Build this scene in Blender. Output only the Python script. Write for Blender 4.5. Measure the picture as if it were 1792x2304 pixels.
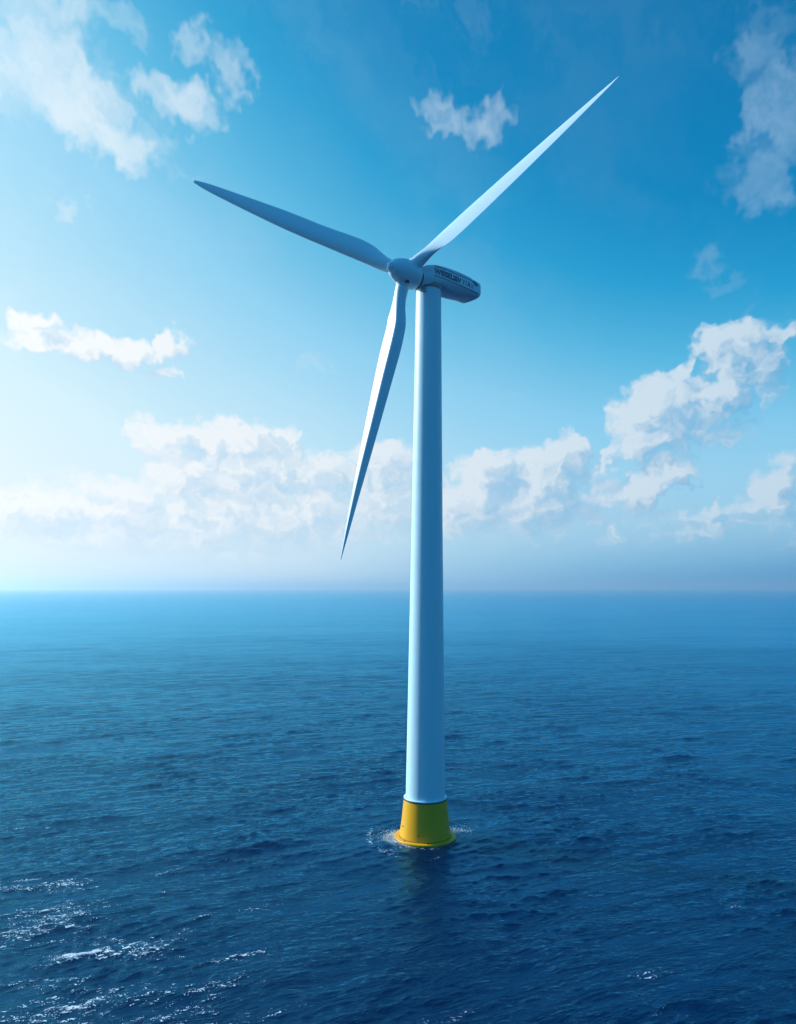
import bpy, bmesh, math, random
import numpy as np
from mathutils import Vector, Matrix

R = math.radians
sc = bpy.context.scene
for o in list(bpy.data.objects):
    bpy.data.objects.remove(o)

# ------------------------------------------------------------------ camera
CAM_H = 39.7
cam_d = bpy.data.cameras.new('camera')
cam = bpy.data.objects.new('camera', cam_d)
sc.collection.objects.link(cam)
cam.location = (0, 0, CAM_H)
cam.rotation_euler = (R(82), 0, 0)
cam_d.lens = 25.875
cam_d.sensor_width = 36
cam_d.shift_y = 0.17523
cam_d.clip_start = 0.5
cam_d.clip_end = 400000
sc.camera = cam

sc.view_settings.view_transform = 'Standard'
sc.view_settings.look = 'None'
sc.view_settings.exposure = 0
sc.view_settings.gamma = 1
sc.view_settings.use_curve_mapping = False
sc.render.engine = 'CYCLES'
sc.cycles.max_bounces = 6
sc.cycles.diffuse_bounces = 3
sc.cycles.glossy_bounces = 3
sc.cycles.volume_bounces = 2
sc.cycles.sample_clamp_indirect = 4
sc.cycles.caustics_reflective = False
sc.cycles.caustics_refractive = False

SUN_AZ = -68.0        # degrees, from the view direction (+Y) towards +X; negative = left
SUN_EL = 26.0

# ------------------------------------------------------------------ sun
sd = bpy.data.lights.new('sun', 'SUN')
sd.energy = 5.0
sd.angle = R(0.6)
sd.color = (1.0, 0.97, 0.93)
sun = bpy.data.objects.new('sun', sd)
sc.collection.objects.link(sun)
S = Vector((math.sin(R(SUN_AZ)) * math.cos(R(SUN_EL)), math.cos(R(SUN_AZ)) * math.cos(R(SUN_EL)), math.sin(R(SUN_EL))))
sun.rotation_euler = S.to_track_quat('Z', 'Y').to_euler()


# ------------------------------------------------------------------ node helper
class NT:
    def __init__(self, tree):
        self.t = tree; self.n = tree.nodes; self.l = tree.links

    def put(self, sock, v):
        if v is None: return
        if hasattr(v, 'is_output') or isinstance(v, bpy.types.NodeSocket):
            self.l.new(v, sock)
        else:
            sock.default_value = v

    def math(self, op, a, b=None, c=None, clamp=False):
        m = self.n.new('ShaderNodeMath'); m.operation = op; m.use_clamp = clamp
        self.put(m.inputs[0], a); self.put(m.inputs[1], b); self.put(m.inputs[2], c)
        return m.outputs[0]

    def vec(self, op, a, b=None, c=None):
        m = self.n.new('ShaderNodeVectorMath'); m.operation = op
        self.put(m.inputs[0], a)
        if b is not None: self.put(m.inputs['Scale' if op == 'SCALE' else 1], b)
        if c is not None: self.put(m.inputs[2], c)
        return m.outputs['Value'] if op in ('DOT_PRODUCT', 'LENGTH', 'DISTANCE') else m.outputs['Vector']

    def noise(self, v, scale, detail=4, rough=0.5, dims='3D', lac=2.0, color=False, dist=0.0):
        m = self.n.new('ShaderNodeTexNoise'); m.noise_dimensions = dims
        self.put(m.inputs['Vector'], v)
        m.inputs['Scale'].default_value = scale; m.inputs['Detail'].default_value = detail
        m.inputs['Roughness'].default_value = rough; m.inputs['Lacunarity'].default_value = lac
        m.inputs['Distortion'].default_value = dist
        return m.outputs['Color' if color else 'Fac']

    def mapr(self, v, a, b, c=0.0, d=1.0, smooth=False):
        m = self.n.new('ShaderNodeMapRange')
        if smooth: m.interpolation_type = 'SMOOTHSTEP'
        self.put(m.inputs[0], v)
        for i, x in enumerate((a, b, c, d)): self.put(m.inputs[1 + i], x)
        return m.outputs[0]

    def mix(self, f, a, b, blend='MIX'):
        m = self.n.new('ShaderNodeMix'); m.data_type = 'RGBA'; m.blend_type = blend
        self.put(m.inputs[0], f); self.put(m.inputs[6], a); self.put(m.inputs[7], b)
        return m.outputs[2]

    def ramp(self, f, stops):
        m = self.n.new('ShaderNodeValToRGB'); self.put(m.inputs[0], f)
        e = m.color_ramp.elements
        while len(e) < len(stops): e.new(0.5)
        for k, (p, c) in enumerate(stops):
            e[k].position = p; e[k].color = c
        return m.outputs[0]

    def comb(self, x, y, z):
        m = self.n.new('ShaderNodeCombineXYZ')
        self.put(m.inputs[0], x); self.put(m.inputs[1], y); self.put(m.inputs[2], z)
        return m.outputs[0]

    def sep(self, v):
        m = self.n.new('ShaderNodeSeparateXYZ'); self.put(m.inputs[0], v)
        return m.outputs


def srgb(r, g, b):
    f = lambda c: (c / 255 / 12.92) if c <= 10 else ((c / 255 + 0.055) / 1.055) ** 2.4
    return (f(r), f(g), f(b), 1.0)


# ------------------------------------------------------------------ world: sky texture, graded, with clouds
# cloud masses as (azimuth, elevation, half width, half height, weight) in degrees
CUMULUS =[(-16.86,10.55,2.16,1.18,0.90),(-13.94,10.10,2.22,1.35,1.00),(-11.07,10.36,3.25,1.46,1.00),(-8.20,11.21,0.98,0.73,0.80),(-14.01,7.95,3.85,2.60,1.00),(-9.51,8.23,3.62,2.18,0.90),(-5.55,8.47,3.67,1.26,0.90),(-1.20,9.45,2.34,1.31,0.90),(-0.20,7.71,2.02,1.91,0.80),(-11.22,5.01,11.02,3.02,0.90),(-20.58,4.94,7.10,2.44,0.85),(-26.24,5.18,3.07,1.81,0.90),(-22.26,6.24,1.75,1.05,0.60),(-19.33,6.06,2.13,1.37,0.70),(-2.57,5.76,4.73,2.58,0.70),(6.48,8.29,2.47,1.63,1.20),(5.18,6.07,3.00,2.25,1.10),(12.06,9.40,1.65,1.53,1.50),(11.25,7.56,2.72,2.64,1.50),(9.17,6.02,3.58,1.91,1.10),(14.00,6.54,2.51,2.18,0.60),(15.05,9.59,0.75,0.54,0.80),(15.02,8.74,0.50,0.79,0.50),(23.31,16.09,2.84,1.26,1.15),(25.41,15.01,1.59,1.57,1.00),(23.42,14.43,1.64,1.34,0.90),(25.52,13.40,1.46,1.61,0.70),(20.04,14.21,0.93,0.83,0.80),(21.55,12.82,3.35,1.45,1.15),(18.53,12.06,2.78,1.94,1.35),(16.56,12.48,0.91,0.52,0.70),(16.32,11.09,1.10,0.50,0.70),(17.72,10.36,2.39,1.62,1.10),(20.79,11.04,3.13,2.00,0.80),(19.18,7.83,2.21,0.96,1.00),(17.57,6.89,1.46,1.47,0.90),(22.80,5.71,0.74,0.66,0.90),(20.96,4.93,1.05,0.80,0.50),(16.13,4.28,1.18,0.51,0.60),(26.68,6.61,1.46,1.58,1.10),(25.05,5.76,1.50,0.59,0.60),(27.05,8.24,1.18,0.68,0.50),(19.64,4.51,11.54,1.24,0.25),(-25.33,17.03,1.57,0.51,0.90),(-23.92,16.02,2.65,0.71,0.90),(-21.28,16.05,3.20,0.80,1.00),(-18.85,15.74,1.63,0.76,0.90),(-16.20,16.51,1.28,0.93,0.90),(-16.37,14.72,1.84,0.37,0.40),]
WISPS =[(-23.92,30.62,3.47,2.60,0.90),(-21.68,29.07,3.89,2.19,1.00),(-19.06,27.39,3.16,1.18,0.90),(-16.25,26.66,1.77,0.45,0.30),(-14.91,29.93,2.82,1.13,0.80),(-13.03,29.19,1.20,1.05,0.60),(-13.89,32.73,1.33,0.95,0.60),(-11.88,31.57,1.35,1.19,0.70),(-22.72,32.70,5.45,1.08,0.60),(-22.34,23.62,1.16,0.42,0.50),(2.48,30.49,1.88,0.88,0.62),(5.77,29.87,2.33,0.89,0.70),(4.06,29.55,2.34,0.82,0.60),(4.47,33.43,2.15,1.14,0.05),(23.98,30.80,2.04,1.87,0.60),(25.36,28.00,2.27,2.38,0.80),(23.77,25.25,2.22,1.31,0.70),(25.16,24.01,1.55,1.33,0.50),(21.36,20.86,1.39,0.69,0.45),(22.81,19.68,1.04,0.60,0.40),(24.66,18.18,0.59,1.13,0.15),(-6.26,15.63,1.30,0.63,0.25),(8.65,14.34,1.29,0.26,0.25),(-25.99,18.74,2.13,0.98,0.30),]



def build_world():
    w = bpy.data.worlds.new('World'); sc.world = w; w.use_nodes = True
    t = NT(w.node_tree)
    bg = t.n['Background']
    sky = t.n.new('ShaderNodeTexSky'); sky.sky_type = 'NISHITA'; sky.sun_disc = False
    sky.sun_elevation = R(SUN_EL); sky.sun_rotation = R(SUN_AZ)
    sky.air_density = 1; sky.dust_density = 1; sky.ozone_density = 1
    d = t.vec('NORMALIZE', t.n.new('ShaderNodeTexCoord').outputs['Generated'])
    X, Y, Z = t.sep(d)
    az = t.math('MULTIPLY', t.math('ARCTAN2', X, Y), 180 / math.pi)
    el = t.math('MULTIPLY', t.math('ARCSINE', t.math('MAXIMUM', t.math('MINIMUM', Z, 1.0), -1.0)), 180 / math.pi)
    # clear sky: the brightness of the sky model drives a blue grade
    sr, sg, sb = t.sep(sky.outputs[0])
    hs = Vector((math.sin(R(SUN_AZ)), math.cos(R(SUN_AZ)), 0))
    c = t.vec('DOT_PRODUCT', d, tuple(hs))
    cz = t.math('DIVIDE', c, t.math('SQRT', t.math('MAXIMUM', t.math('SUBTRACT', 1.0, t.math('MULTIPLY', Z, Z)), 1e-4)))
    cz01 = t.math('MULTIPLY_ADD', cz, 0.5, 0.5)
    lum = t.math('MULTIPLY', sg, 0.1)
    back = t.mapr(Y, 0.0, 0.55, 0.0, 1.0, True)      # unseen sky behind the view, set deep blue to tint the shaded tower
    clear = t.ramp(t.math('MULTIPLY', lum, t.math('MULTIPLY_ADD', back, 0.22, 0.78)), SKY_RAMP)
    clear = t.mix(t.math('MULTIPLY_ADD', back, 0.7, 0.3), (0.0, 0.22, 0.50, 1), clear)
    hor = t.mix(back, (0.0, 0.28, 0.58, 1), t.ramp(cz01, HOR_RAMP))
    elp = t.math('MAXIMUM', el, 0.0)
    hz = t.math('EXPONENT', t.math('MULTIPLY', t.math('DIVIDE', elp, t.mapr(cz01, 0.55, 0.9, 4.5, 9.0)), -1.0))
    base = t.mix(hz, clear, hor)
    # cloud fields
    p = t.comb(az, el, 0.0)
    wn = t.noise(p, 0.35, 3, 0.55, '2D', color=True)
    wn = t.vec('SUBTRACT', wn, (0.5, 0.5, 0.5))
    pw = t.vec('MULTIPLY_ADD', wn, (3.2, 2.2, 0.0), p)
    wn2 = t.vec('SUBTRACT', t.noise(p, 1.4, 2, 0.5, '2D', color=True), (0.5, 0.5, 0.5))
    pw = t.vec('MULTIPLY_ADD', wn2, (0.9, 0.7, 0.0), pw)

    def field(pp, blobs):
        acc = None
        for (a, e, ra, re, wt) in blobs:
            v = t.vec('MULTIPLY_ADD', pp, (1 / ra, 1 / re, 0.0), (-a / ra, -e / re, 0.0))
            q = t.vec('DOT_PRODUCT', v, v)
            q = t.math('MULTIPLY_ADD', q, -0.68 * wt, wt)
            acc = q if acc is None else t.math('SMOOTH_MAX', acc, q, 0.12)
        return acc

    def cumfield(off):
        pp = t.vec('ADD', pw, off)
        f = t.math('MAXIMUM', field(pp, CUMULUS), -1.5)
        q = t.vec('MULTIPLY', pp, (1.0, 1.25, 1.0))
        n1 = t.noise(q, 0.38, 5, 0.46, '2D')
        vo = t.n.new('ShaderNodeTexVoronoi'); vo.voronoi_dimensions = '2D'; vo.feature = 'SMOOTH_F1'
        vo.inputs['Scale'].default_value = 0.75; vo.inputs['Detail'].default_value = 1.5; vo.inputs['Roughness'].default_value = 0.55
        vo.inputs['Smoothness'].default_value = 0.6
        t.put(vo.inputs['Vector'], q)
        n = t.math('MULTIPLY_ADD', t.math('SUBTRACT', n1, 0.5), 1.15, 0.20)
        n = t.math('MULTIPLY_ADD', t.math('SUBTRACT', 0.45, vo.outputs['Distance']), 0.55, n)
        return t.math('ADD', f, n)

    f0 = cumfield((0.0, 0.0, 0.0))
    f1 = cumfield((-1.15, 0.95, 0.0))
    # away from the picture's part of the sky: scattered cloud from noise alone
    dens = t.mapr(f0, -0.14, 0.80, 0, 1, True)
    shade = t.math('MULTIPLY_ADD', t.math('SUBTRACT', f0, f1), 0.95, 0.56)
    deep = t.mapr(f0, 0.3, 1.6, 0.12, -0.12)
    shade = t.math('ADD', shade, deep, clamp=True)
    glow = t.mapr(cz01, 0.48, 0.86, 0, 1)
    lit = t.mix(glow, srgb(*CUM_LIT_R), srgb(*CUM_LIT_L))
    drk = t.mix(glow, srgb(*CUM_DRK_R), srgb(*CUM_DRK_L))
    ccol = t.mix(shade, drk, lit)
    # clouds fade into the haze at the horizon
    low = t.mapr(el, 0.5, 5.5, 0.0, 1.0, True)
    op = t.math('MULTIPLY', dens, t.math('MULTIPLY_ADD', low, 0.85, 0.1))
    op = t.math('MULTIPLY', op, t.mapr(shade, 0.0, 0.6, t.mapr(glow, 0, 1, 0.6, 0.85), 1.0))
    col = t.mix(op, base, ccol)
    # wisps
    ws = t.vec('MULTIPLY_ADD', wn, (4.0, 4.0, 0.0), p)
    ws = t.vec('MULTIPLY_ADD', wn2, (0.9, 0.8, 0.0), ws)
    g0 = t.math('MAXIMUM', field(ws, WISPS), -1.0)
    # streaky noise, rotated
    rot = t.n.new('ShaderNodeVectorRotate'); rot.rotation_type = 'Z_AXIS'; rot.inputs['Angle'].default_value = R(35)
    t.put(rot.inputs['Vector'], ws)
    st = t.vec('MULTIPLY', rot.outputs[0], (0.55, 1.2, 1.0))
    g = t.math('MULTIPLY_ADD', t.math('SUBTRACT', t.noise(st, 0.40, 5, 0.46, '2D'), 0.5), 1.3, g0)
    wd = t.mapr(g, -0.12, 1.35, 0, 1, True)
    veil = t.mapr(t.noise(t.vec('MULTIPLY', rot.outputs[0], (0.05, 0.14, 1.0)), 1.0, 6, 0.62, '2D'), 0.42, 0.78, 0, 0.08, True)
    wd = t.math('MAXIMUM', wd, veil)
    wd = t.math('MULTIPLY', wd, 0.92)
    wcol = t.mix(glow, srgb(150, 190, 222), srgb(236, 247, 253))
    wd = t.math('MULTIPLY', wd, t.mapr(glow, 0, 1, 0.72, 0.95))
    col = t.mix(wd, col, wcol)
    # below the horizon: same tone as the horizon
    # brighter aureole round the sun, outside the picture on the left
    sd_ = t.vec('DOT_PRODUCT', d, tuple(S))
    au = t.math('EXPONENT', t.math('MULTIPLY', t.math('SUBTRACT', 1.0, sd_), -1 / 0.038))
    col = t.vec('SCALE', col, t.math('MULTIPLY_ADD', au, 4.0, 1.0))
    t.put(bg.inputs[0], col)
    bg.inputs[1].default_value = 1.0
    w.cycles.sampling_method = 'AUTOMATIC'


SKY_RAMP = [(0.0, srgb(0, 60, 115)), (0.13, srgb(0, 88, 150)), (0.155, srgb(0, 113, 171)), (0.20, srgb(0, 132, 190)), (0.235, srgb(32, 157, 210)), (0.275, srgb(86, 184, 226)),
            (0.33, srgb(138, 208, 242)), (0.40, srgb(168, 222, 247)), (0.55, srgb(208, 241, 252)), (0.9, srgb(232, 246, 253))]
HOR_RAMP = [(0.0, srgb(0, 70, 125)), (0.25, srgb(0, 88, 146)), (0.45, srgb(72, 148, 198)), (0.56, srgb(118, 178, 215)), (0.66, srgb(165, 207, 232)), (0.74, srgb(216, 234, 244)),
            (0.88, srgb(240, 247, 250)), (1.0, srgb(248, 250, 251))]
CUM_LIT_L = (252, 253, 253); CUM_LIT_R = (205, 224, 238)
CUM_DRK_L = (198, 224, 244); CUM_DRK_R = (112, 172, 214)
build_world()

# ------------------------------------------------------------------ object helpers
def link(name, me, mat=None, parent=None):
    o = bpy.data.objects.new(name, me)
    sc.collection.objects.link(o)
    if mat is not None: me.materials.append(mat)
    if parent is not None: o.parent = parent
    return o


def mesh(name, verts, faces, smooth=True, autosmooth=None):
    me = bpy.data.meshes.new(name)
    me.from_pydata([tuple(v) for v in verts], [], faces)
    bm = bmesh.new(); bm.from_mesh(me)
    bmesh.ops.recalc_face_normals(bm, faces=bm.faces)
    if autosmooth is not None:
        for e in bm.edges:
            if len(e.link_faces) == 2 and e.calc_face_angle() > R(autosmooth): e.smooth = False
    for f in bm.faces: f.smooth = smooth
    bm.to_mesh(me); bm.free()
    return me


def lathe(profile, seg=96, z0=0, M=None):
    """profile: (radius, height) list -> verts, faces; M maps local to object space"""
    V = []; F = []; rings = []
    for r, z in profile:
        if r <= 1e-6:
            rings.append([len(V)]); V.append(Vector((0, 0, z)))
        else:
            rings.append(list(range(len(V), len(V) + seg)))
            for k in range(seg):
                a = 2 * math.pi * k / seg
                V.append(Vector((r * math.cos(a), r * math.sin(a), z)))
    for A, B in zip(rings, rings[1:]):
        for k in range(seg):
            k2 = (k + 1) % seg
            if len(A) == 1 and len(B) == 1: continue
            if len(A) == 1: F.append((A[0], B[k], B[k2]))
            elif len(B) == 1: F.append((A[k], A[k2], B[0]))
            else: F.append((A[k], A[k2], B[k2], B[k]))
    if M is not None: V = [M @ v for v in V]
    return V, F


def loft(sections, cap=True):
    n = len(sections[0]); V = [p for s in sections for p in s]; F = []
    for i in range(len(sections) - 1):
        for k in range(n):
            k2 = (k + 1) % n
            F.append((i * n + k, i * n + k2, (i + 1) * n + k2, (i + 1) * n + k))
    if cap:
        F.append(tuple(range(n))); F.append(tuple(range((len(sections) - 1) * n, len(sections) * n)))
    return V, F


def box_between(a, b, up, w, h):
    """a bar from a to b, w across (perp. to up), h along up"""
    a, b, up = Vector(a), Vector(b), Vector(up).normalized()
    d = (b - a).normalized(); s = d.cross(up).normalized(); u = s.cross(d)
    V = []
    for p in (a, b):
        for i, j in ((-1, -1), (1, -1), (1, 1), (-1, 1)):
            V.append(p + s * i * w / 2 + u * j * h / 2)
    return V, [(0, 1, 2, 3), (4, 5, 6, 7), (0, 1, 5, 4), (1, 2, 6, 5), (2, 3, 7, 6), (3, 0, 4, 7)]


def join(*vf):
    V = []; F = []
    for v, f in vf:
        n = len(V); V += list(v); F += [tuple(i + n for i in q) for q in f]
    return V, F


def paint(name, col, rough=0.35, spec=0.5, streak=0.06, dirt=(0.35, 0.38, 0.38)):
    m = bpy.data.materials.new(name); m.use_nodes = True
    t = NT(m.node_tree); b = t.n['Principled BSDF']
    P = t.n.new('ShaderNodeTexCoord').outputs['Object']
    v = t.vec('MULTIPLY', P, (1.0, 1.0, 0.06))
    s = t.mapr(t.noise(v, 1.6, 6, 0.6), 0.45, 0.8, 0, streak, True)
    g = t.mapr(t.noise(P, 0.25, 5, 0.6), 0.4, 0.75, 0, streak * 0.8)
    t.put(b.inputs['Base Color'], t.mix(t.math('ADD', s, g, clamp=True), (*col, 1), (*dirt, 1)))
    t.put(b.inputs['Roughness'], t.mapr(t.noise(P, 0.8, 5), 0.3, 0.7, rough - 0.05, rough + 0.08))
    b.inputs['Specular IOR Level'].default_value = spec
    return m


def plain(name, col, rough=0.5):
    m = bpy.data.materials.new(name); m.use_nodes = True
    t = NT(m.node_tree); b = t.n['Principled BSDF']
    P = t.n.new('ShaderNodeTexCoord').outputs['Object']
    t.put(b.inputs['Base Color'], t.mix(t.noise(P, 3, 4), (*[c * 0.8 for c in col], 1), (*[min(1, c * 1.15) for c in col], 1)))
    b.inputs['Roughness'].default_value = rough
    return m


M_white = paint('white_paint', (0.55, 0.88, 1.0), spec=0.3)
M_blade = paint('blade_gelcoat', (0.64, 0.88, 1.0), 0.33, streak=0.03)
M_yellow = paint('yellow_paint', (0.80, 0.425, 0.004), 0.42, spec=0.3, streak=0.10, dirt=(0.30, 0.19, 0.02))
M_dark = plain('dark_rubber', (0.012, 0.016, 0.022), 0.5)
M_grey = plain('grey_metal', (0.22, 0.25, 0.28), 0.4)
M_letter = plain('lettering_paint', (0.03, 0.10, 0.20), 0.5)

# ------------------------------------------------------------------ the turbine
BASE = Vector((4.35, 113.7, 0.0))
turbine = bpy.data.objects.new('wind_turbine', None)
sc.collection.objects.link(turbine)
turbine.location = BASE
turbine['label'] = 'tall white offshore wind turbine on a yellow base standing in the open sea'
turbine['category'] = 'wind turbine'

# yellow foundation
prof = [(4.05, -6.0), (4.30, -0.6), (4.62, -0.1), (4.66, 0.12), (4.92, 0.16), (4.96, 0.22), (4.96, 0.40), (4.90, 0.48), (4.24, 0.53), (4.15, 0.53), (4.13, 0.66), (4.09, 0.95),
        (3.94, 1.9), (3.78, 3.0), (3.62, 4.6), (3.47, 6.2), (3.43, 6.62), (3.40, 6.72), (3.2, 6.74)]
foundation = link('foundation', mesh('foundation', *lathe(prof, 160), autosmooth=28), M_yellow, turbine)
# white collar on top of it
prof = [(3.14, 6.70), (3.42, 6.71), (3.45, 6.75), (3.45, 6.86), (3.42, 6.90), (3.14, 6.91)]
link('collar', mesh('collar', *lathe(prof, 160), autosmooth=50), M_white, turbine)
prof = [(3.44, 6.52), (3.50, 6.53), (3.50, 6.69), (3.44, 6.70)]
link('gasket', mesh('gasket', *lathe(prof, 128), autosmooth=50), M_dark, turbine)
prof = [(4.10, 0.52), (4.22, 0.53), (4.21, 0.585), (4.10, 0.59)]
link('crease_ring', mesh('crease_ring', *lathe(prof, 128), autosmooth=50), M_dark, foundation)  # thin dark ring added to draw the crease line below the cone
# fittings on the foundation
def fitting(az, z, s, name='fitting'):
    r = np.interp(z, [0.45, 0.95, 3.0, 6.2], [4.5, 4.0, 3.78, 3.47])
    n = Vector((math.cos(az), math.sin(az), 0.1)).normalized()
    p = Vector((math.cos(az) * r, math.sin(az) * r, z))
    q = n.to_track_quat('Z', 'Y').to_matrix().to_4x4(); q.translation = p
    V, F = lathe([(s, -0.05), (s, 0.05), (s * 0.8, 0.09), (s * 0.45, 0.09), (s * 0.45, 0.2), (0, 0.2)], 20, M=q)
    return link(name, mesh(name, V, F, autosmooth=40), M_dark, foundation)
for az, z, s in ((178, 5.3, 0.13), (203, 2.45, 0.10), (252, 1.6, 0.11), (222, 0.5, 0.10), (273, 0.5, 0.10), (325, 4.9, 0.06), (331, 2.2, 0.06)):
    fitting(R(az), z, s)

# tower
TOP = 83.0
prof = [(3.12, 6.9)]
for k in range(1, 41):
    z = 6.9 + (TOP - 6.9) * k / 40
    prof.append((np.interp(z, [6.9, 27.6, 48, 83.0], [3.12, 2.74, 2.36, 1.80]), z))
prof.append((1.5, TOP + 0.05))
prof = [(2.9, 6.85)] + prof
V, F = lathe(prof, 160)
V = [v + Vector((0.09 * max(0, v.z) / 83, 0, 0)) for v in V]
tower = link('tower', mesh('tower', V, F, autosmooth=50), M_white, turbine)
# bolted flange seams round the tower
for z in (30.5, 55.0):
    r = float(np.interp(z, [6.9, 27.6, 48, 83.0], [3.12, 2.74, 2.36, 1.80]))
    V, F = lathe([(r - .02, z - 0.05), (r + 0.012, z - 0.04), (r + 0.012, z + 0.04), (r - .02, z + 0.05)], 128)
    V = [v + Vector((0.09 * v.z / 83, 0, 0)) for v in V]
    link('weld_seam', mesh('weld_seam', V, F, autosmooth=40), M_white, tower)

# nacelle: loft along its horizontal axis, seen from the right hand side
YAW = R(47)
AX = Vector((-math.sin(YAW), -math.cos(YAW), 0))         # towards the nose
SD = Vector((math.cos(YAW), -math.sin(YAW), 0))          # the side that faces the camera
T0 = Vector((0.09, 0, 0))                                # tower axis at the top


def nac(w, s, z):                                        # w: metres behind the tower axis
    return T0 - AX * w + SD * s + Vector((0, 0, z))


ST = [  # w, z top, z bottom, half width at side, z of chine (lower edge of side), half width of the keel
    (-2.9, 84.55, 82.25, 1.25, 83.1, 0.6), (-2.5, 84.75, 82.15, 1.42, 83.1, 0.8), (-1.8, 85.05, 82.35, 1.70, 83.15, 1.3), (-1.0, 85.25, 82.65, 1.90, 83.25, 1.7),
    (0.0, 85.42, 82.85, 2.02, 83.35, 1.8), (1.5, 85.55, 82.85, 2.10, 83.42, 1.7), (2.6, 85.60, 82.80, 2.12, 83.46, 1.55), (3.8, 85.64, 82.76, 2.12, 83.50, 1.4), (5.2, 85.66, 82.80, 2.10, 83.52, 1.35),
    (6.6, 85.62, 82.95, 2.06, 83.54, 1.35), (7.7, 85.50, 83.08, 2.01, 83.55, 1.4), (8.6, 85.42, 83.12, 1.99, 83.56, 1.5), (9.1, 85.34, 83.16, 1.98, 83.56, 1.5),
    (9.2, 85.28, 83.20, 1.95, 83.57, 1.5)]


def nac_section(w, zt, zb, hw, zc, kw):
    zs = zt - 0.55                                       # top of the flat side
    half = [(0, zt), (hw * 0.5, zt - 0.02), (hw * 0.85, zt - 0.09), (hw * 0.96, zt - 0.25), (hw, zs), (hw + 0.02, (zs * 2 + zc) / 3), (hw + 0.02, (zs + zc * 2) / 3),
            (hw, zc + 0.1), (hw - 0.06, zc - 0.04), (hw * 0.35 + kw * 0.65, zb + (zc - zb) * 0.45), (kw, zb + 0.1), (kw * 0.6, zb + 0.01), (0, zb)]
    pts = [nac(w, s, z) for s, z in half] + [nac(w, -s, z) for s, z in half[-2:0:-1]]
    return pts


V, F = loft([nac_section(*s) for s in ST])
me = mesh('nacelle', V, F, autosmooth=38)
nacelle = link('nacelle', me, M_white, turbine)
bv = nacelle.modifiers.new('bevel', 'BEVEL'); bv.width = 0.05; bv.segments = 2; bv.limit_method = 'ANGLE'; bv.angle_limit = R(35)


def side_s(w): return float(np.interp(w, [s[0] for s in ST], [s[3] for s in ST])) + 0.02


# grooves along the side
def groove(w0, w1, z0, z1, h, name='trim_groove', mat=None, out=0.02, n=8):
    parts = []
    for k in range(n):
        a = w0 + (w1 - w0) * k / n; b = w0 + (w1 - w0) * (k + 1) / n
        za = z0 + (z1 - z0) * k / n; zb = z0 + (z1 - z0) * (k + 1) / n
        parts.append(box_between(nac(a, side_s(a) + out - 0.03, za), nac(b, side_s(b) + out - 0.03, zb), (0, 0, 1), 0.06, h))
    return link(name, mesh(name, *join(*parts), smooth=False), mat or M_letter, nacelle)


groove(-0.9, 8.3, 84.98, 85.0, 0.07)
groove(-0.8, 8.5, 83.66, 83.62, 0.10)
# vent wedge at the tail
V = [nac(w, side_s(w) + 0.03, z) for w, z in ((7.0, 84.98), (8.45, 84.80), (8.45, 84.55), (7.9, 84.55))]
V += [nac(w, side_s(w) - 0.10, z) for w, z in ((7.0, 84.98), (8.45, 84.80), (8.45, 84.55), (7.9, 84.55))]
link('vent', mesh('vent', V, [(0, 1, 2, 3), (4, 5, 6, 7), (0, 1, 5, 4), (1, 2, 6, 5), (2, 3, 7, 6), (3, 0, 4, 7)], smooth=False), M_letter, nacelle)


def lettering(body, w0, z0, size, squeeze=1.0, mat=None, stroke=0.02, name='lettering'):
    cu = bpy.data.curves.new('txt', 'FONT'); cu.body = body; cu.size = size; cu.extrude = 0.03; cu.offset = stroke
    cu.space_character = 1.0
    to = bpy.data.objects.new('txt', cu); sc.collection.objects.link(to)
    bpy.context.view_layer.update()
    dg = bpy.context.evaluated_depsgraph_get()
    me = bpy.data.meshes.new_from_object(to.evaluated_get(dg))
    bpy.data.objects.remove(to)
    for v in me.vertices:
        w = w0 + v.co.x * squeeze
        zz = z0 + v.co.y + v.co.x * squeeze * (-0.01)
        v.co = nac(w, side_s(w) + v.co.z, zz)
    me.name = name
    return link(name, me, mat or M_letter, nacelle)


lettering('WIESELI&V', -0.75, 83.98, 1.0, 1.12, stroke=0.035)
M_faint = plain('worn_lettering_paint', (0.20, 0.38, 0.52), 0.5)
lettering('V', 4.85, 83.98, 0.95, 1.0, M_faint, name='worn_lettering')
lettering('I', 5.65, 83.98, 0.95, 1.0, M_faint, name='worn_lettering')
lettering('A', 6.05, 83.98, 0.92, 0.95, name='lettering')
lettering('X', 6.85, 83.94, 0.80, 0.95, M_faint, name='worn_lettering')

# dark yaw ring between tower and nacelle
prof = [(1.7, 82.3), (1.93, 82.32), (1.98, 82.5), (1.98, 82.75), (1.9, 82.95), (1.6, 83.1)]
V, F = lathe(prof, 96); V = [v + T0 for v in V]
link('yaw_bearing', mesh('yaw_bearing', V, F, autosmooth=40), M_grey, turbine)

# hub
HUB = Vector((1.05, 110.45, 83.45)) - BASE
HA = Vector((-math.sin(YAW), -math.cos(YAW), 0.05)).normalized()


def frame(origin, zdir, xhint=(0, 0, 1)):
    z = Vector(zdir).normalized(); y = z.cross(Vector(xhint)).normalized(); x = y.cross(z)
    m = Matrix((x, y, z)).transposed().to_4x4(); m.translation = origin
    return m


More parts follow.
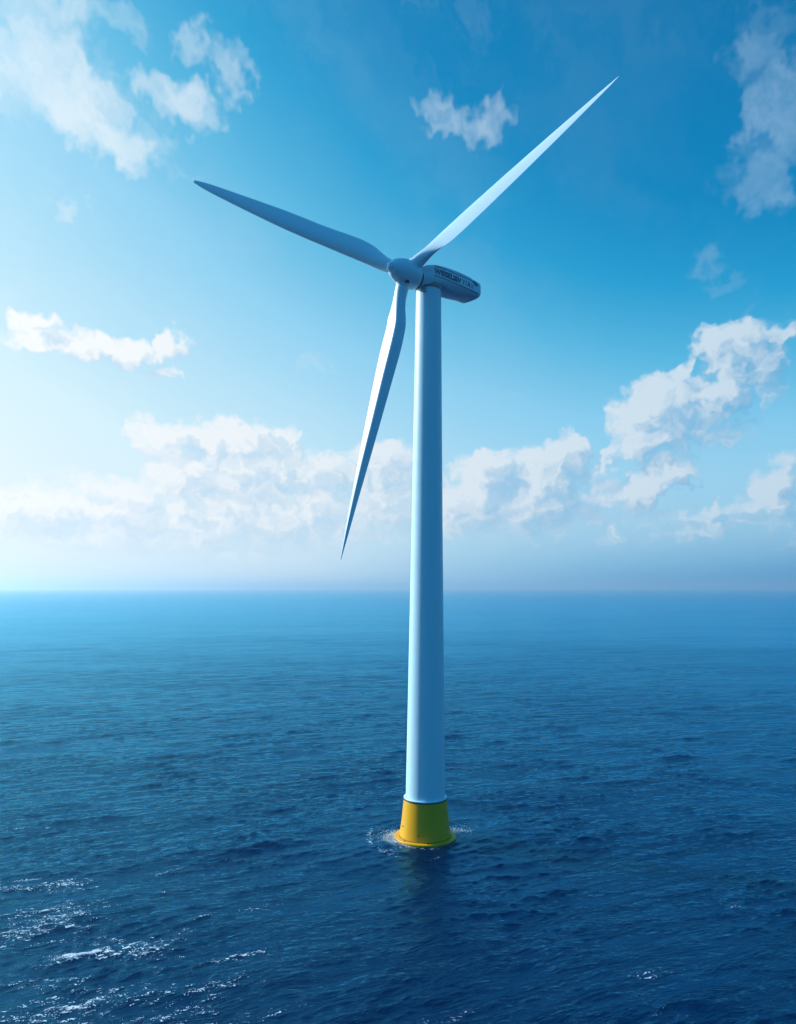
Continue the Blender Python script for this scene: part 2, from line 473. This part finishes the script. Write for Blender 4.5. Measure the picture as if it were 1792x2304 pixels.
HM = frame(HUB, HA)
HS = 0.84
prof = [(0.0, -2.0), (1.5, -2.0), (1.82, -1.92), (1.95, -1.75), (2.05, -1.2), (2.10, -0.4), (2.05, 0.4), (1.92, 1.0), (1.72, 1.6), (1.45, 2.2), (1.18, 2.65), (0.98, 2.85), (0.78, 2.94)]
hub = link('hub', mesh('hub', *lathe([(r * HS, z * (0.93 if z > 0 else 1)) for r, z in prof], 96, M=HM), autosmooth=45), M_white, turbine)
prof = [(0.80, 2.86), (0.76, 3.05), (0.66, 3.25), (0.48, 3.42), (0.26, 3.53), (0.0, 3.56)]
link('nose_cap', mesh('nose_cap', *lathe([(r * HS, z * (0.93 if z > 0 else 1)) for r, z in prof], 48, M=HM), autosmooth=45), M_white, hub)
prof = [(1.62, -2.0), (1.66, -2.05), (1.66, -2.3), (1.45, -2.4)]
link('hub_seal', mesh('hub_seal', *lathe([(r * HS, z * (0.93 if z > 0 else 1)) for r, z in prof], 64, M=HM), autosmooth=45), M_dark, hub)
# inspection port under the hub
pd = Vector((0.05, -0.55, -0.83)).normalized()
pd = (pd - HA * pd.dot(HA)).normalized()
q = frame(HUB + HA * 0.35 + pd * 1.70, pd, HA)
link('inspection_port', mesh('inspection_port', *lathe([(0.34, -0.05), (0.34, 0.05), (0.28, 0.07), (0, 0.07)], 32, M=q), autosmooth=30), M_dark, hub)


# blades
def airfoil(n=40, thick=0.2, camber=0.04, tent=None):
    pts = []
    for k in range(n):
        a = 2 * math.pi * k / n
        x = 0.5 * (1 + math.cos(a))            # 1 -> trailing edge
        yt = 5 * thick * (0.2969 * math.sqrt(max(x, 0)) - 0.1260 * x - 0.3516 * x ** 2 + 0.2843 * x ** 3 - 0.1036 * x ** 4)
        yc = camber * 4 * x * (1 - x)
        if tent is not None:                   # pronounced spanwise ridge on the visible face
            q = x / tent if x < tent else (1 - x) / (1 - tent)
            top = thick * 0.62 * (math.sqrt(q * q + 0.02) * 1.12 - 0.13 if q < 0.86 else 0.84 + (q - 0.86) * 0.55)
            pts.append((x, top if math.sin(a) >= 0 else -yt * 0.5))
            continue
        pts.append((x, yc + yt if math.sin(a) >= 0 else yc - yt))
    return pts


def blade(tip, face_root, face_tip, chord, axis_pos, bend, root_r=0.95, flip=1, thick=((0.0, 0.45), (0.2, 0.26), (1.0, 0.14)), start=1.35, ridge=0.04, tent=None):
    """tip in world; face_*: direction the broad face looks at root and tip; chord: list of (t, metres)"""
    tipv = Vector(tip) - BASE
    L = (tipv - HUB).length; d = (tipv - HUB) / L
    secs = []
    N = 64
    for i in range(N + 1):
        t = (i / N)
        t = 0.0 + (t ** 1.25)
        r = start + (L - start) * t
        nrm = Vector(face_root).lerp(Vector(face_tip), min(1, t ** 0.7)).normalized()
        nrm = (nrm - d * nrm.dot(d)).normalized()
        e1 = d.cross(nrm) * flip                       # towards the trailing edge
        c = float(np.interp(t, [x for x, _ in chord], [y for _, y in chord]))
        th = float(np.interp(t, [x for x, _ in thick], [y for _, y in thick]))
        b = float(np.interp(t, [x for x, _ in bend], [y for _, y in bend]))
        ap = float(np.interp(t, [x for x, _ in axis_pos], [y for _, y in axis_pos]))
        k = min(1.0, max(0.0, (t - 0.015) / 0.13)); k = k * k * (3 - 2 * k)
        tn = None if tent is None else float(np.interp(t, [x for x, _ in tent], [y for _, y in tent]))
        af = airfoil(40, th, ridge, tn)
        pts = []
        for j, (x, y) in enumerate(af):
            a = 2 * math.pi * j / len(af)
            cx, cy = root_r * math.cos(a), root_r * math.sin(a)
            fx, fy = (x - ap) * c, y * c
            px_, py_ = cx * (1 - k) + fx * k, cy * (1 - k) + fy * k
            pts.append(HUB + d * r + e1 * (px_ + b) + nrm * py_)
        secs.append(pts)
    V, F = loft(secs)
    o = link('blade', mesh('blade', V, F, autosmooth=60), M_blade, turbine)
    V, F = lathe([(root_r, start - 0.4), (root_r + 0.10, start - 0.3), (root_r + 0.10, start + 0.35), (root_r + 0.02, start + 0.42), (root_r - 0.05, start + 0.43)], 64, M=frame(HUB, d))
    link('root_collar', mesh('root_collar', V, F, autosmooth=35), M_blade, o)
    return o


def smooth_profile(pts, n=60):
    xs = np.array([p[0] for p in pts]); ys = np.array([p[1] for p in pts])
    t = np.linspace(0, 1, n)
    y = np.interp(t, xs, ys)
    for _ in range(6): y[1:-1] = 0.25 * y[:-2] + 0.5 * y[1:-1] + 0.25 * y[2:]
    return list(zip(t, y))


CH_R = smooth_profile([(0, 1.9), (.05, 2.4), (.10, 3.8), (.18, 4.7), (.3, 4.5), (.5, 3.7), (.7, 2.6), (.9, 1.1), (.97, .5), (1, .08)])
CH_L = smooth_profile([(0, 1.9), (.05, 2.6), (.11, 2.6), (.2, 3.0), (.35, 2.65), (.55, 2.5), (.75, 1.8), (.9, 1.2), (.97, .8), (1, .35)])
CH_B = smooth_profile([(0, 1.9), (.05, 2.6), (.12, 3.3), (.22, 3.75), (.4, 3.1), (.6, 2.25), (.8, 1.2), (.92, .62), (1, .12)])
blade((29.4, 108.5, 107.2), (-.53, -.59, .60), (-.53, -.59, .60), CH_R, [(0, .5), (.15, .40), (.3, .42), (1, .45)], [(0, 0), (1, 0)], flip=1, root_r=.88,
      thick=((0.0, 0.3), (0.2, 0.13), (1.0, 0.10)), ridge=0.0)
blade((-29.3, 115.0, 97.6), (.12, -.95, .12), (.1, -.97, .05), CH_L, [(0, .5), (.12, .36), (.2, .34), (.4, .42), (1, .5)], [(0, 0), (.2, .0), (1, 0)], flip=1, root_r=.85,
      thick=((0.0, 0.45), (0.2, 0.34), (0.5, 0.26), (1.0, 0.16)))
blade((-8.6, 112.2, 43.9), (-.55, -.82, .1), (-.55, -.82, .1), CH_B, [(0, .5), (.15, .36), (.3, .40), (1, .5)], [(0, 0), (1, 0)], flip=-1, root_r=.92,
      thick=((0.0, 0.5), (0.2, 0.42), (1.0, 0.36)), tent=[(0, .62), (.2, .66), (.5, .60), (.8, .42), (1, .3)])


# small instrument box under the front of the nacelle
V, F = join(box_between(nac(-2.0, 0.7, 82.2), nac(-1.4, 0.7, 82.2), (0, 0, 1), 0.5, 0.5), box_between(nac(-1.9, 0.9, 81.75), nac(-1.9, 0.9, 82.3), (1, 0, 0), 0.12, 0.12),
            box_between(nac(-2.05, 0.9, 81.6), nac(-1.7, 0.9, 81.6), (0, 0, 1), 0.3, 0.25))
link('instrument_box', mesh('instrument_box', V, F, smooth=False), M_grey, nacelle)


# ------------------------------------------------------------------ sea
def build_sea():
    rng = np.random.default_rng(7)
    # radial spacing follows the angle below the camera, azimuth dense ahead
    th = np.concatenate([np.linspace(85, 40, 24)[:-1], np.linspace(40, 2.2, 860)[:-1], np.geomspace(2.2, 0.038, 110)])
    rr = CAM_H / np.tan(np.radians(th))
    az = np.concatenate([np.linspace(-180, -46, 50)[:-1], np.linspace(-46, -34, 60)[:-1], np.linspace(-34, 34, 760)[:-1], np.linspace(34, 46, 60)[:-1], np.linspace(46, 180, 50)[:-1]])
    nr, na = len(rr), len(az)
    A = np.radians(az)[None, :].astype(np.float32); Rr = rr[:, None].astype(np.float32)
    X = Rr * np.sin(A); Y = Rr * np.cos(A)
    DX = np.zeros_like(X); DY = np.zeros_like(X); Z = np.zeros_like(X); J = np.zeros_like(X)
    dr = np.gradient(rr)
    lat = np.maximum(rr * np.radians(0.09), 0.02)
    # patchiness
    def blotch(scale, n, seed):
        g = np.random.default_rng(seed); o = np.zeros_like(X)
        for _ in range(n):
            a = g.uniform(0, 2 * np.pi); k = 2 * np.pi / (scale * g.uniform(0.6, 1.6))
            o += np.sin(k * (np.cos(a) * X + np.sin(a) * Y) + g.uniform(0, 6.28))
        return o / np.sqrt(n / 2)
    patch = np.clip(1 + 0.35 * blotch(38, 10, 3), 0.35, 1.9)
    calmr = (0.55 + 0.45 / (1 + (np.maximum(rr - 130, 0) / 260) ** 2))[:, None].astype(np.float32)
    lams = np.geomspace(0.45, 46, 170)
    for i, lam in enumerate(lams):
        spread = 34 if lam < 4 else 24
        ang = math.radians(-90 + 24 + rng.normal(0, spread))      # travel direction
        k = 2 * math.pi / lam
        s = 0.018 if lam < 2.5 else 0.018 * (2.5 / lam) ** 0.45
        if lam < 0.8: s *= 0.8
        a = s / k
        ph0 = rng.uniform(0, 6.283)
        fade = np.clip((lam / (2.2 * np.maximum(dr * 0.8, lat)) - 0.6) / 1.0, 0, 1)
        rows = np.nonzero(fade > 0)[0]
        if len(rows) == 0: continue
        r0, r1 = rows[0], rows[-1] + 1
        fd = fade[r0:r1, None].astype(np.float32)
        ph = k * (math.cos(ang) * X[r0:r1] + math.sin(ang) * Y[r0:r1]) + ph0
        amp = a * fd * (patch[r0:r1] if lam < 9 else 1.0) * calmr[r0:r1]
        c, sn = np.cos(ph), np.sin(ph)
        Z[r0:r1] += amp * c
        q = 0.9
        DX[r0:r1] -= q * amp * math.cos(ang) * sn; DY[r0:r1] -= q * amp * math.sin(ang) * sn
        if lam > 1.0: J[r0:r1] += amp * k * c
    # ripples round the base
    bx, by = X - BASE.x, Y - BASE.y
    rb = np.hypot(bx, by); ang = np.arctan2(by, bx)
    wob = 0.35 * np.sin(3 * ang + 1) + 0.25 * np.sin(7 * ang + 2)
    env = np.exp(-np.clip(rb - 5, 0, None) / 4.0) * np.clip((rb - 3) / 2, 0, 1) * np.clip(1 - (rb - 5) / 16, 0, 1)
    Z += (0.16 * np.cos(2 * np.pi * (rb - 5 + wob) / 1.9) * env)
    near = np.exp(-np.clip(rb - 4.5, 0, None) / 1.5)
    Z *= (1 - 0.75 * near)
    # foam: where crests sharpen, inside the patches of broken water
    def spot(x, y, rx, ry, w, rot=0.35):
        u = (X - x) * math.cos(rot) + (Y - y) * math.sin(rot); v = -(X - x) * math.sin(rot) + (Y - y) * math.cos(rot)
        return w * np.exp(-((u / rx) ** 2 + (v / ry) ** 2))
    zone = np.zeros_like(X)
    for (x, y, rx, ry, w) in FOAM: zone = np.maximum(zone, spot(x, y, rx, ry, w))
    crest = np.clip(J * 3.2 + 0.30, 0, 1.3)
    foam = zone * (0.35 + 0.9 * crest)
    for (x, y, rx, ry, w) in CRESTS:
        foam = np.maximum(foam, spot(x, y, rx, ry, w, 0.15) )
    # churned water round the base: mostly on the left
    left = np.clip(0.5 - 0.5 * np.cos(ang - 0.15), 0, 1) ** 1.6
    fb = (np.exp(-((rb - 5.2) / 1.5) ** 2) * left * 1.0 + 0.62 * np.exp(-((rb - 9.3 - wob) / 0.5) ** 2) * left + 0.35 * np.exp(-((rb - 8.0) / 1.8) ** 2) * left ** 3)
    fb += 0.80 * np.exp(-((rb - 5.05) / 0.30) ** 2) * (0.6 + 0.4 * np.sin(5 * ang + 0.7))
    fb += 0.85 * spot(BASE.x + 6.2, BASE.y + 3.3, 2.3, 1.0, 1.0, -0.35)
    foam = np.maximum(foam, np.clip(fb, 0, 1.4))
    wet = np.clip(foam, 0, 1.5)
    co = np.stack([X + DX, Y + DY, Z], -1).reshape(-1, 3)
    nv = len(co)
    idx = np.arange(nr * na).reshape(nr, na)
    a0 = idx[:-1]; a1 = idx[1:]
    q = np.stack([a0, a1, np.roll(a1, -1, 1), np.roll(a0, -1, 1)], -1).reshape(-1, 4)
    co = np.vstack([co, [[0, 0, 0]]])
    i0 = idx[0]
    tri = np.stack([np.full(na, nv), i0, np.roll(i0, -1)], -1)
    me = bpy.data.meshes.new('sea')
    me.vertices.add(nv + 1); me.vertices.foreach_set('co', co.astype(np.float32).ravel())
    loops = np.concatenate([q.ravel(), tri.ravel()]).astype(np.int32)
    me.loops.add(len(loops)); me.loops.foreach_set('vertex_index', loops)
    starts = np.concatenate([np.arange(len(q)) * 4, len(q) * 4 + np.arange(len(tri)) * 3]).astype(np.int32)
    me.polygons.add(len(starts)); me.polygons.foreach_set('loop_start', starts)
    me.polygons.foreach_set('use_smooth', np.ones(len(starts), bool))
    me.update(calc_edges=True)
    at = me.attributes.new('foam', 'FLOAT', 'POINT')
    at.data.foreach_set('value', np.concatenate([wet.ravel(), [0]]).astype(np.float32))
    me.validate()
    if me.polygons[len(me.polygons) // 2].normal.z < 0: me.flip_normals()
    # material
    m = bpy.data.materials.new('sea_water'); m.use_nodes = True
    t = NT(m.node_tree); b = t.n['Principled BSDF']; out = t.n['Material Output']
    P = t.n.new('ShaderNodeTexCoord').outputs['Object']
    an = t.n.new('ShaderNodeAttribute'); an.attribute_name = 'foam'
    rot = t.n.new('ShaderNodeVectorRotate'); rot.rotation_type = 'Z_AXIS'; rot.inputs['Angle'].default_value = R(-22)
    t.put(rot.inputs['Vector'], P)
    ps = t.vec('MULTIPLY', rot.outputs[0], (0.38, 1.0, 1.0))
    wv = t.vec('MULTIPLY_ADD', t.vec('SUBTRACT', t.noise(P, 0.12, 2, 0.5, color=True), (0.5, 0.5, 0.5)), (3.0, 3.0, 0.0), ps)
    h1 = t.noise(wv, 1.7, 6, 0.68)
    h2 = t.noise(wv, 0.30, 5, 0.62)
    h3 = t.noise(t.vec('MULTIPLY', rot.outputs[0], (0.35, 1.0, 1.0)), 0.035, 4, 0.6)
    hh = t.math("MULTIPLY", h1, 0.32)
    hh = t.math('MULTIPLY_ADD', h2, 0.9, hh)
    hh = t.math('MULTIPLY_ADD', h3, 3.0, hh)
    calm = t.mapr(t.noise(t.vec('MULTIPLY', P, (0.4, 1, 1)), 0.012, 3, 0.5), 0.3, 0.7, 0.55, 1.25)
    # the water is smoother farther out and in the lee of the base
    dist = t.vec('DISTANCE', P, (BASE.x, BASE.y, 0.0))
    calm = t.math('MULTIPLY', calm, t.mapr(dist, 60, 650, 1.0, 0.40, True))
    calm = t.math('MULTIPLY', calm, t.mapr(dist, 5, 32, 0.5, 1.0))
    calm = t.math('MULTIPLY', calm, t.mapr(t.sep(P)[0], -260, 200, 0.8, 1.15))
    bump = t.n.new('ShaderNodeBump'); bump.inputs['Distance'].default_value = 1.0
    t.put(bump.inputs['Strength'], t.math('MULTIPLY', calm, SEA_BUMP)); t.put(bump.inputs['Height'], hh)
    t.n.remove(b)
    df = t.n.new('ShaderNodeBsdfDiffuse'); df.inputs['Color'].default_value = (*SEA_COL, 1); t.put(df.inputs['Normal'], bump.outputs[0])
    gl = t.n.new('ShaderNodeBsdfGlossy'); gl.inputs['Color'].default_value = (*SEA_SPEC, 1); gl.inputs['Roughness'].default_value = 0.09
    t.put(gl.inputs['Normal'], bump.outputs[0])
    fr = t.n.new('ShaderNodeFresnel'); fr.inputs['IOR'].default_value = 1.6; t.put(fr.inputs['Normal'], bump.outputs[0])
    wm = t.n.new('ShaderNodeMixShader'); t.put(wm.inputs[0], fr.outputs[0])
    t.l.new(df.outputs[0], wm.inputs[1]); t.l.new(gl.outputs[0], wm.inputs[2])
    b = wm
    # foam flecks
    pf = t.vec('MULTIPLY_ADD', t.vec('SUBTRACT', t.noise(P, 0.9, 3, 0.6, color=True), (0.5, 0.5, 0.5)), (1.2, 1.2, 0.0), ps)
    nA = t.noise(t.vec('MULTIPLY', pf, (2.0, 1.0, 1.0)), 3.0, 6, 0.75)
    nB = t.noise(pf, 0.30, 3, 0.6)
    nn = t.math('MULTIPLY_ADD', nB, 0.45, t.math('MULTIPLY', nA, 0.95))
    thr = t.math('MULTIPLY_ADD', an.outputs['Fac'], -0.30, 1.03)
    f = t.math('SUBTRACT', nn, thr)
    fm = t.mapr(f, 0.0, 0.10, 0, 1, True)
    # scattered flecks of foam, clumped, each with its own size
    fl = None
    for sc_, seed in ((2.0, 0.0), (4.2, 7.3)):
        vo = t.n.new('ShaderNodeTexVoronoi'); vo.voronoi_dimensions = '2D'; vo.inputs['Scale'].default_value = sc_
        t.put(vo.inputs['Vector'], t.vec('ADD', t.vec('MULTIPLY', pf, (2.3, 1.0, 1.0)), (seed, seed, 0)))
        cr, cg, cb = t.sep(vo.outputs['Color'])
        chance = t.math('MULTIPLY_ADD', nB, 2.2, t.math('MULTIPLY_ADD', an.outputs['Fac'], 0.85, -1.19))
        rad = t.math('MULTIPLY', t.math('SUBTRACT', chance, cr), 0.75, clamp=True)
        rad = t.math('MINIMUM', rad, t.math('MULTIPLY_ADD', cg, 0.26, 0.12))
        q = t.math('SUBTRACT', rad, t.math('MULTIPLY_ADD', t.math('SUBTRACT', nA, 0.5), 0.5, vo.outputs['Distance']))
        q = t.mapr(q, 0.0, 0.08, 0, 1, True)
        fl = q if fl is None else t.math('MAXIMUM', fl, q)
    fm = t.math('MAXIMUM', fm, t.math('MULTIPLY', fl, t.mapr(an.outputs['Fac'], 0.08, 0.3, 0, 1)))
    fb2 = t.n.new('ShaderNodeBsdfPrincipled')
    fb2.inputs['Base Color'].default_value = (0.70, 0.86, 0.96, 1); fb2.inputs['Roughness'].default_value = 0.7
    bf = t.n.new('ShaderNodeBump'); bf.inputs['Strength'].default_value = 0.6; bf.inputs['Distance'].default_value = 0.15
    t.put(bf.inputs['Height'], nA); t.put(fb2.inputs['Normal'], bf.outputs[0])
    mx = t.n.new('ShaderNodeMixShader'); t.put(mx.inputs[0], fm)
    t.l.new(b.outputs[0], mx.inputs[1]); t.l.new(fb2.outputs[0], mx.inputs[2]); t.l.new(mx.outputs[0], out.inputs['Surface'])
    o = link('sea', me, m)
    o['kind'] = 'structure'
    o['label'] = 'deep blue rippled open sea with white foam flecks at the near left'
    return o


SEA_COL = (0.0, 0.013, 0.058)
SEA_SPEC = (0.16, 0.72, 1.0)
SEA_BUMP = 0.72
# patches of broken water (x, y, half sizes, weight) in metres
FOAM = [(-47, 93, 9, 5, .8), (-44, 84, 9, 5, .9), (-41, 81, 7, 4, 1.0), (-33, 77, 9, 4, 1.05), (-28, 75, 5, 3, .8), (-24, 79, 3, 1.5, .8), (-36, 70, 7, 3, .9), (-31, 67, 8, 3, .9), (-35, 63.5, 8, 3, 1.1),
        (-23, 65, 6, 3, .8), (-17, 67.5, 6, 3, .95), (-13, 65, 4, 2, .75), (-16, 75, 6, 1.5, .7), (-26, 61, 7, 3, .9), (-20, 87, 8, 2, .5), (-34, 100, 14, 3, .5), (-62, 118, 6, 2, .7), (-24, 95, 9, 2, .45),
        (-11, 78, 9, 2, .45), (28, 72, 5, 1.5, .95), (42, 88, 4, 1, .7), (4, 64, 3, 1.2, .8), (26, 64, 3, 1, .45), (31, 62, 2, 1, .5)]
CRESTS = [(-51, 96.5, 3.2, .35, 1.05), (-45.5, 95.3, 2.2, .3, 1.0), (-43.5, 81.6, 2.2, .3, 1.05), (-24.2, 79.2, 1.0, .5, 1.05), (-36, 63.6, 2.6, .8, 1.15), (-29.5, 67.3, 1.4, .8, 1.05),
          (-17.4, 62.8, 1.0, .5, 1.1), (-33.8, 99, 1.6, .3, .7)]
sea = build_sea()


# ------------------------------------------------------------------ spray thrown up at the base
def build_spray():
    rnd = random.Random(5); V = []; F = []
    def drop(c, r):
        n = len(V)
        a = Vector([rnd.uniform(-1, 1) for _ in range(3)]).normalized(); b = a.orthogonal().normalized(); c2 = a.cross(b)
        for v in (a, -a, b, -b, c2, -c2): V.append(c + v * r * rnd.uniform(.6, 1.2))
        for q in ((0, 2, 4), (2, 1, 4), (1, 3, 4), (3, 0, 4), (2, 0, 5), (1, 2, 5), (3, 1, 5), (0, 3, 5)): F.append(tuple(n + i for i in q))
    for _ in range(1500):
        a = rnd.gauss(math.radians(188), 0.32); r = 4.9 + abs(rnd.gauss(0, 1.3))
        h = max(0.0, rnd.random() ** 2.2 * 0.9 * math.exp(-(r - 4.9) / 1.2))
        drop(Vector((math.cos(a) * r, math.sin(a) * r, h + 0.03)), rnd.uniform(.02, .075))
    for _ in range(350):
        a = rnd.gauss(math.radians(28), 0.16); r = 5.0 + abs(rnd.gauss(0, 1.6))
        drop(Vector((math.cos(a) * r, math.sin(a) * r, rnd.random() ** 2 * 0.5 + 0.05)), rnd.uniform(.02, .06))
    for _ in range(350):
        a = rnd.uniform(math.radians(195), math.radians(345)); r = 5.02 + abs(rnd.gauss(0, .18))
        drop(Vector((math.cos(a) * r, math.sin(a) * r, rnd.random() ** 2 * 0.2)), rnd.uniform(.015, .05))
    m = plain('spray', (0.70, 0.86, 0.96), 0.6)
    o = link('sea_spray', mesh('sea_spray', V, F), m)
    o.location = BASE
    o['kind'] = 'stuff'; o['label'] = 'white spray splashing round the foot of the yellow base'; o['category'] = 'spray'


build_spray()


# ------------------------------------------------------------------ sea haze
def build_haze():
    H = 62000.0; z0, z1 = -8.0, 146.0
    V = [(x, y, z) for z in (z0, z1) for x, y in ((-H, -H), (H, -H), (H, H), (-H, H))]
    F = [(0, 3, 2, 1), (4, 5, 6, 7), (0, 1, 5, 4), (1, 2, 6, 5), (2, 3, 7, 6), (3, 0, 4, 7)]
    m = bpy.data.materials.new('haze'); m.use_nodes = True
    n = m.node_tree.nodes; n.remove(n['Principled BSDF'])
    v = n.new('ShaderNodeVolumePrincipled')
    v.inputs['Color'].default_value = (0.66, 0.84, 0.97, 1)
    v.inputs['Density'].default_value = HAZE_DENSITY
    v.inputs['Anisotropy'].default_value = 0.68
    m.node_tree.links.new(v.outputs[0], n['Material Output'].inputs['Volume'])
    m.cycles.homogeneous_volume = True
    o = link('haze', mesh('haze', V, F, smooth=False), m)
    o['kind'] = 'stuff'; o['label'] = 'pale blue sea haze thickening towards the horizon'


HAZE_DENSITY = 0.00015
build_haze()
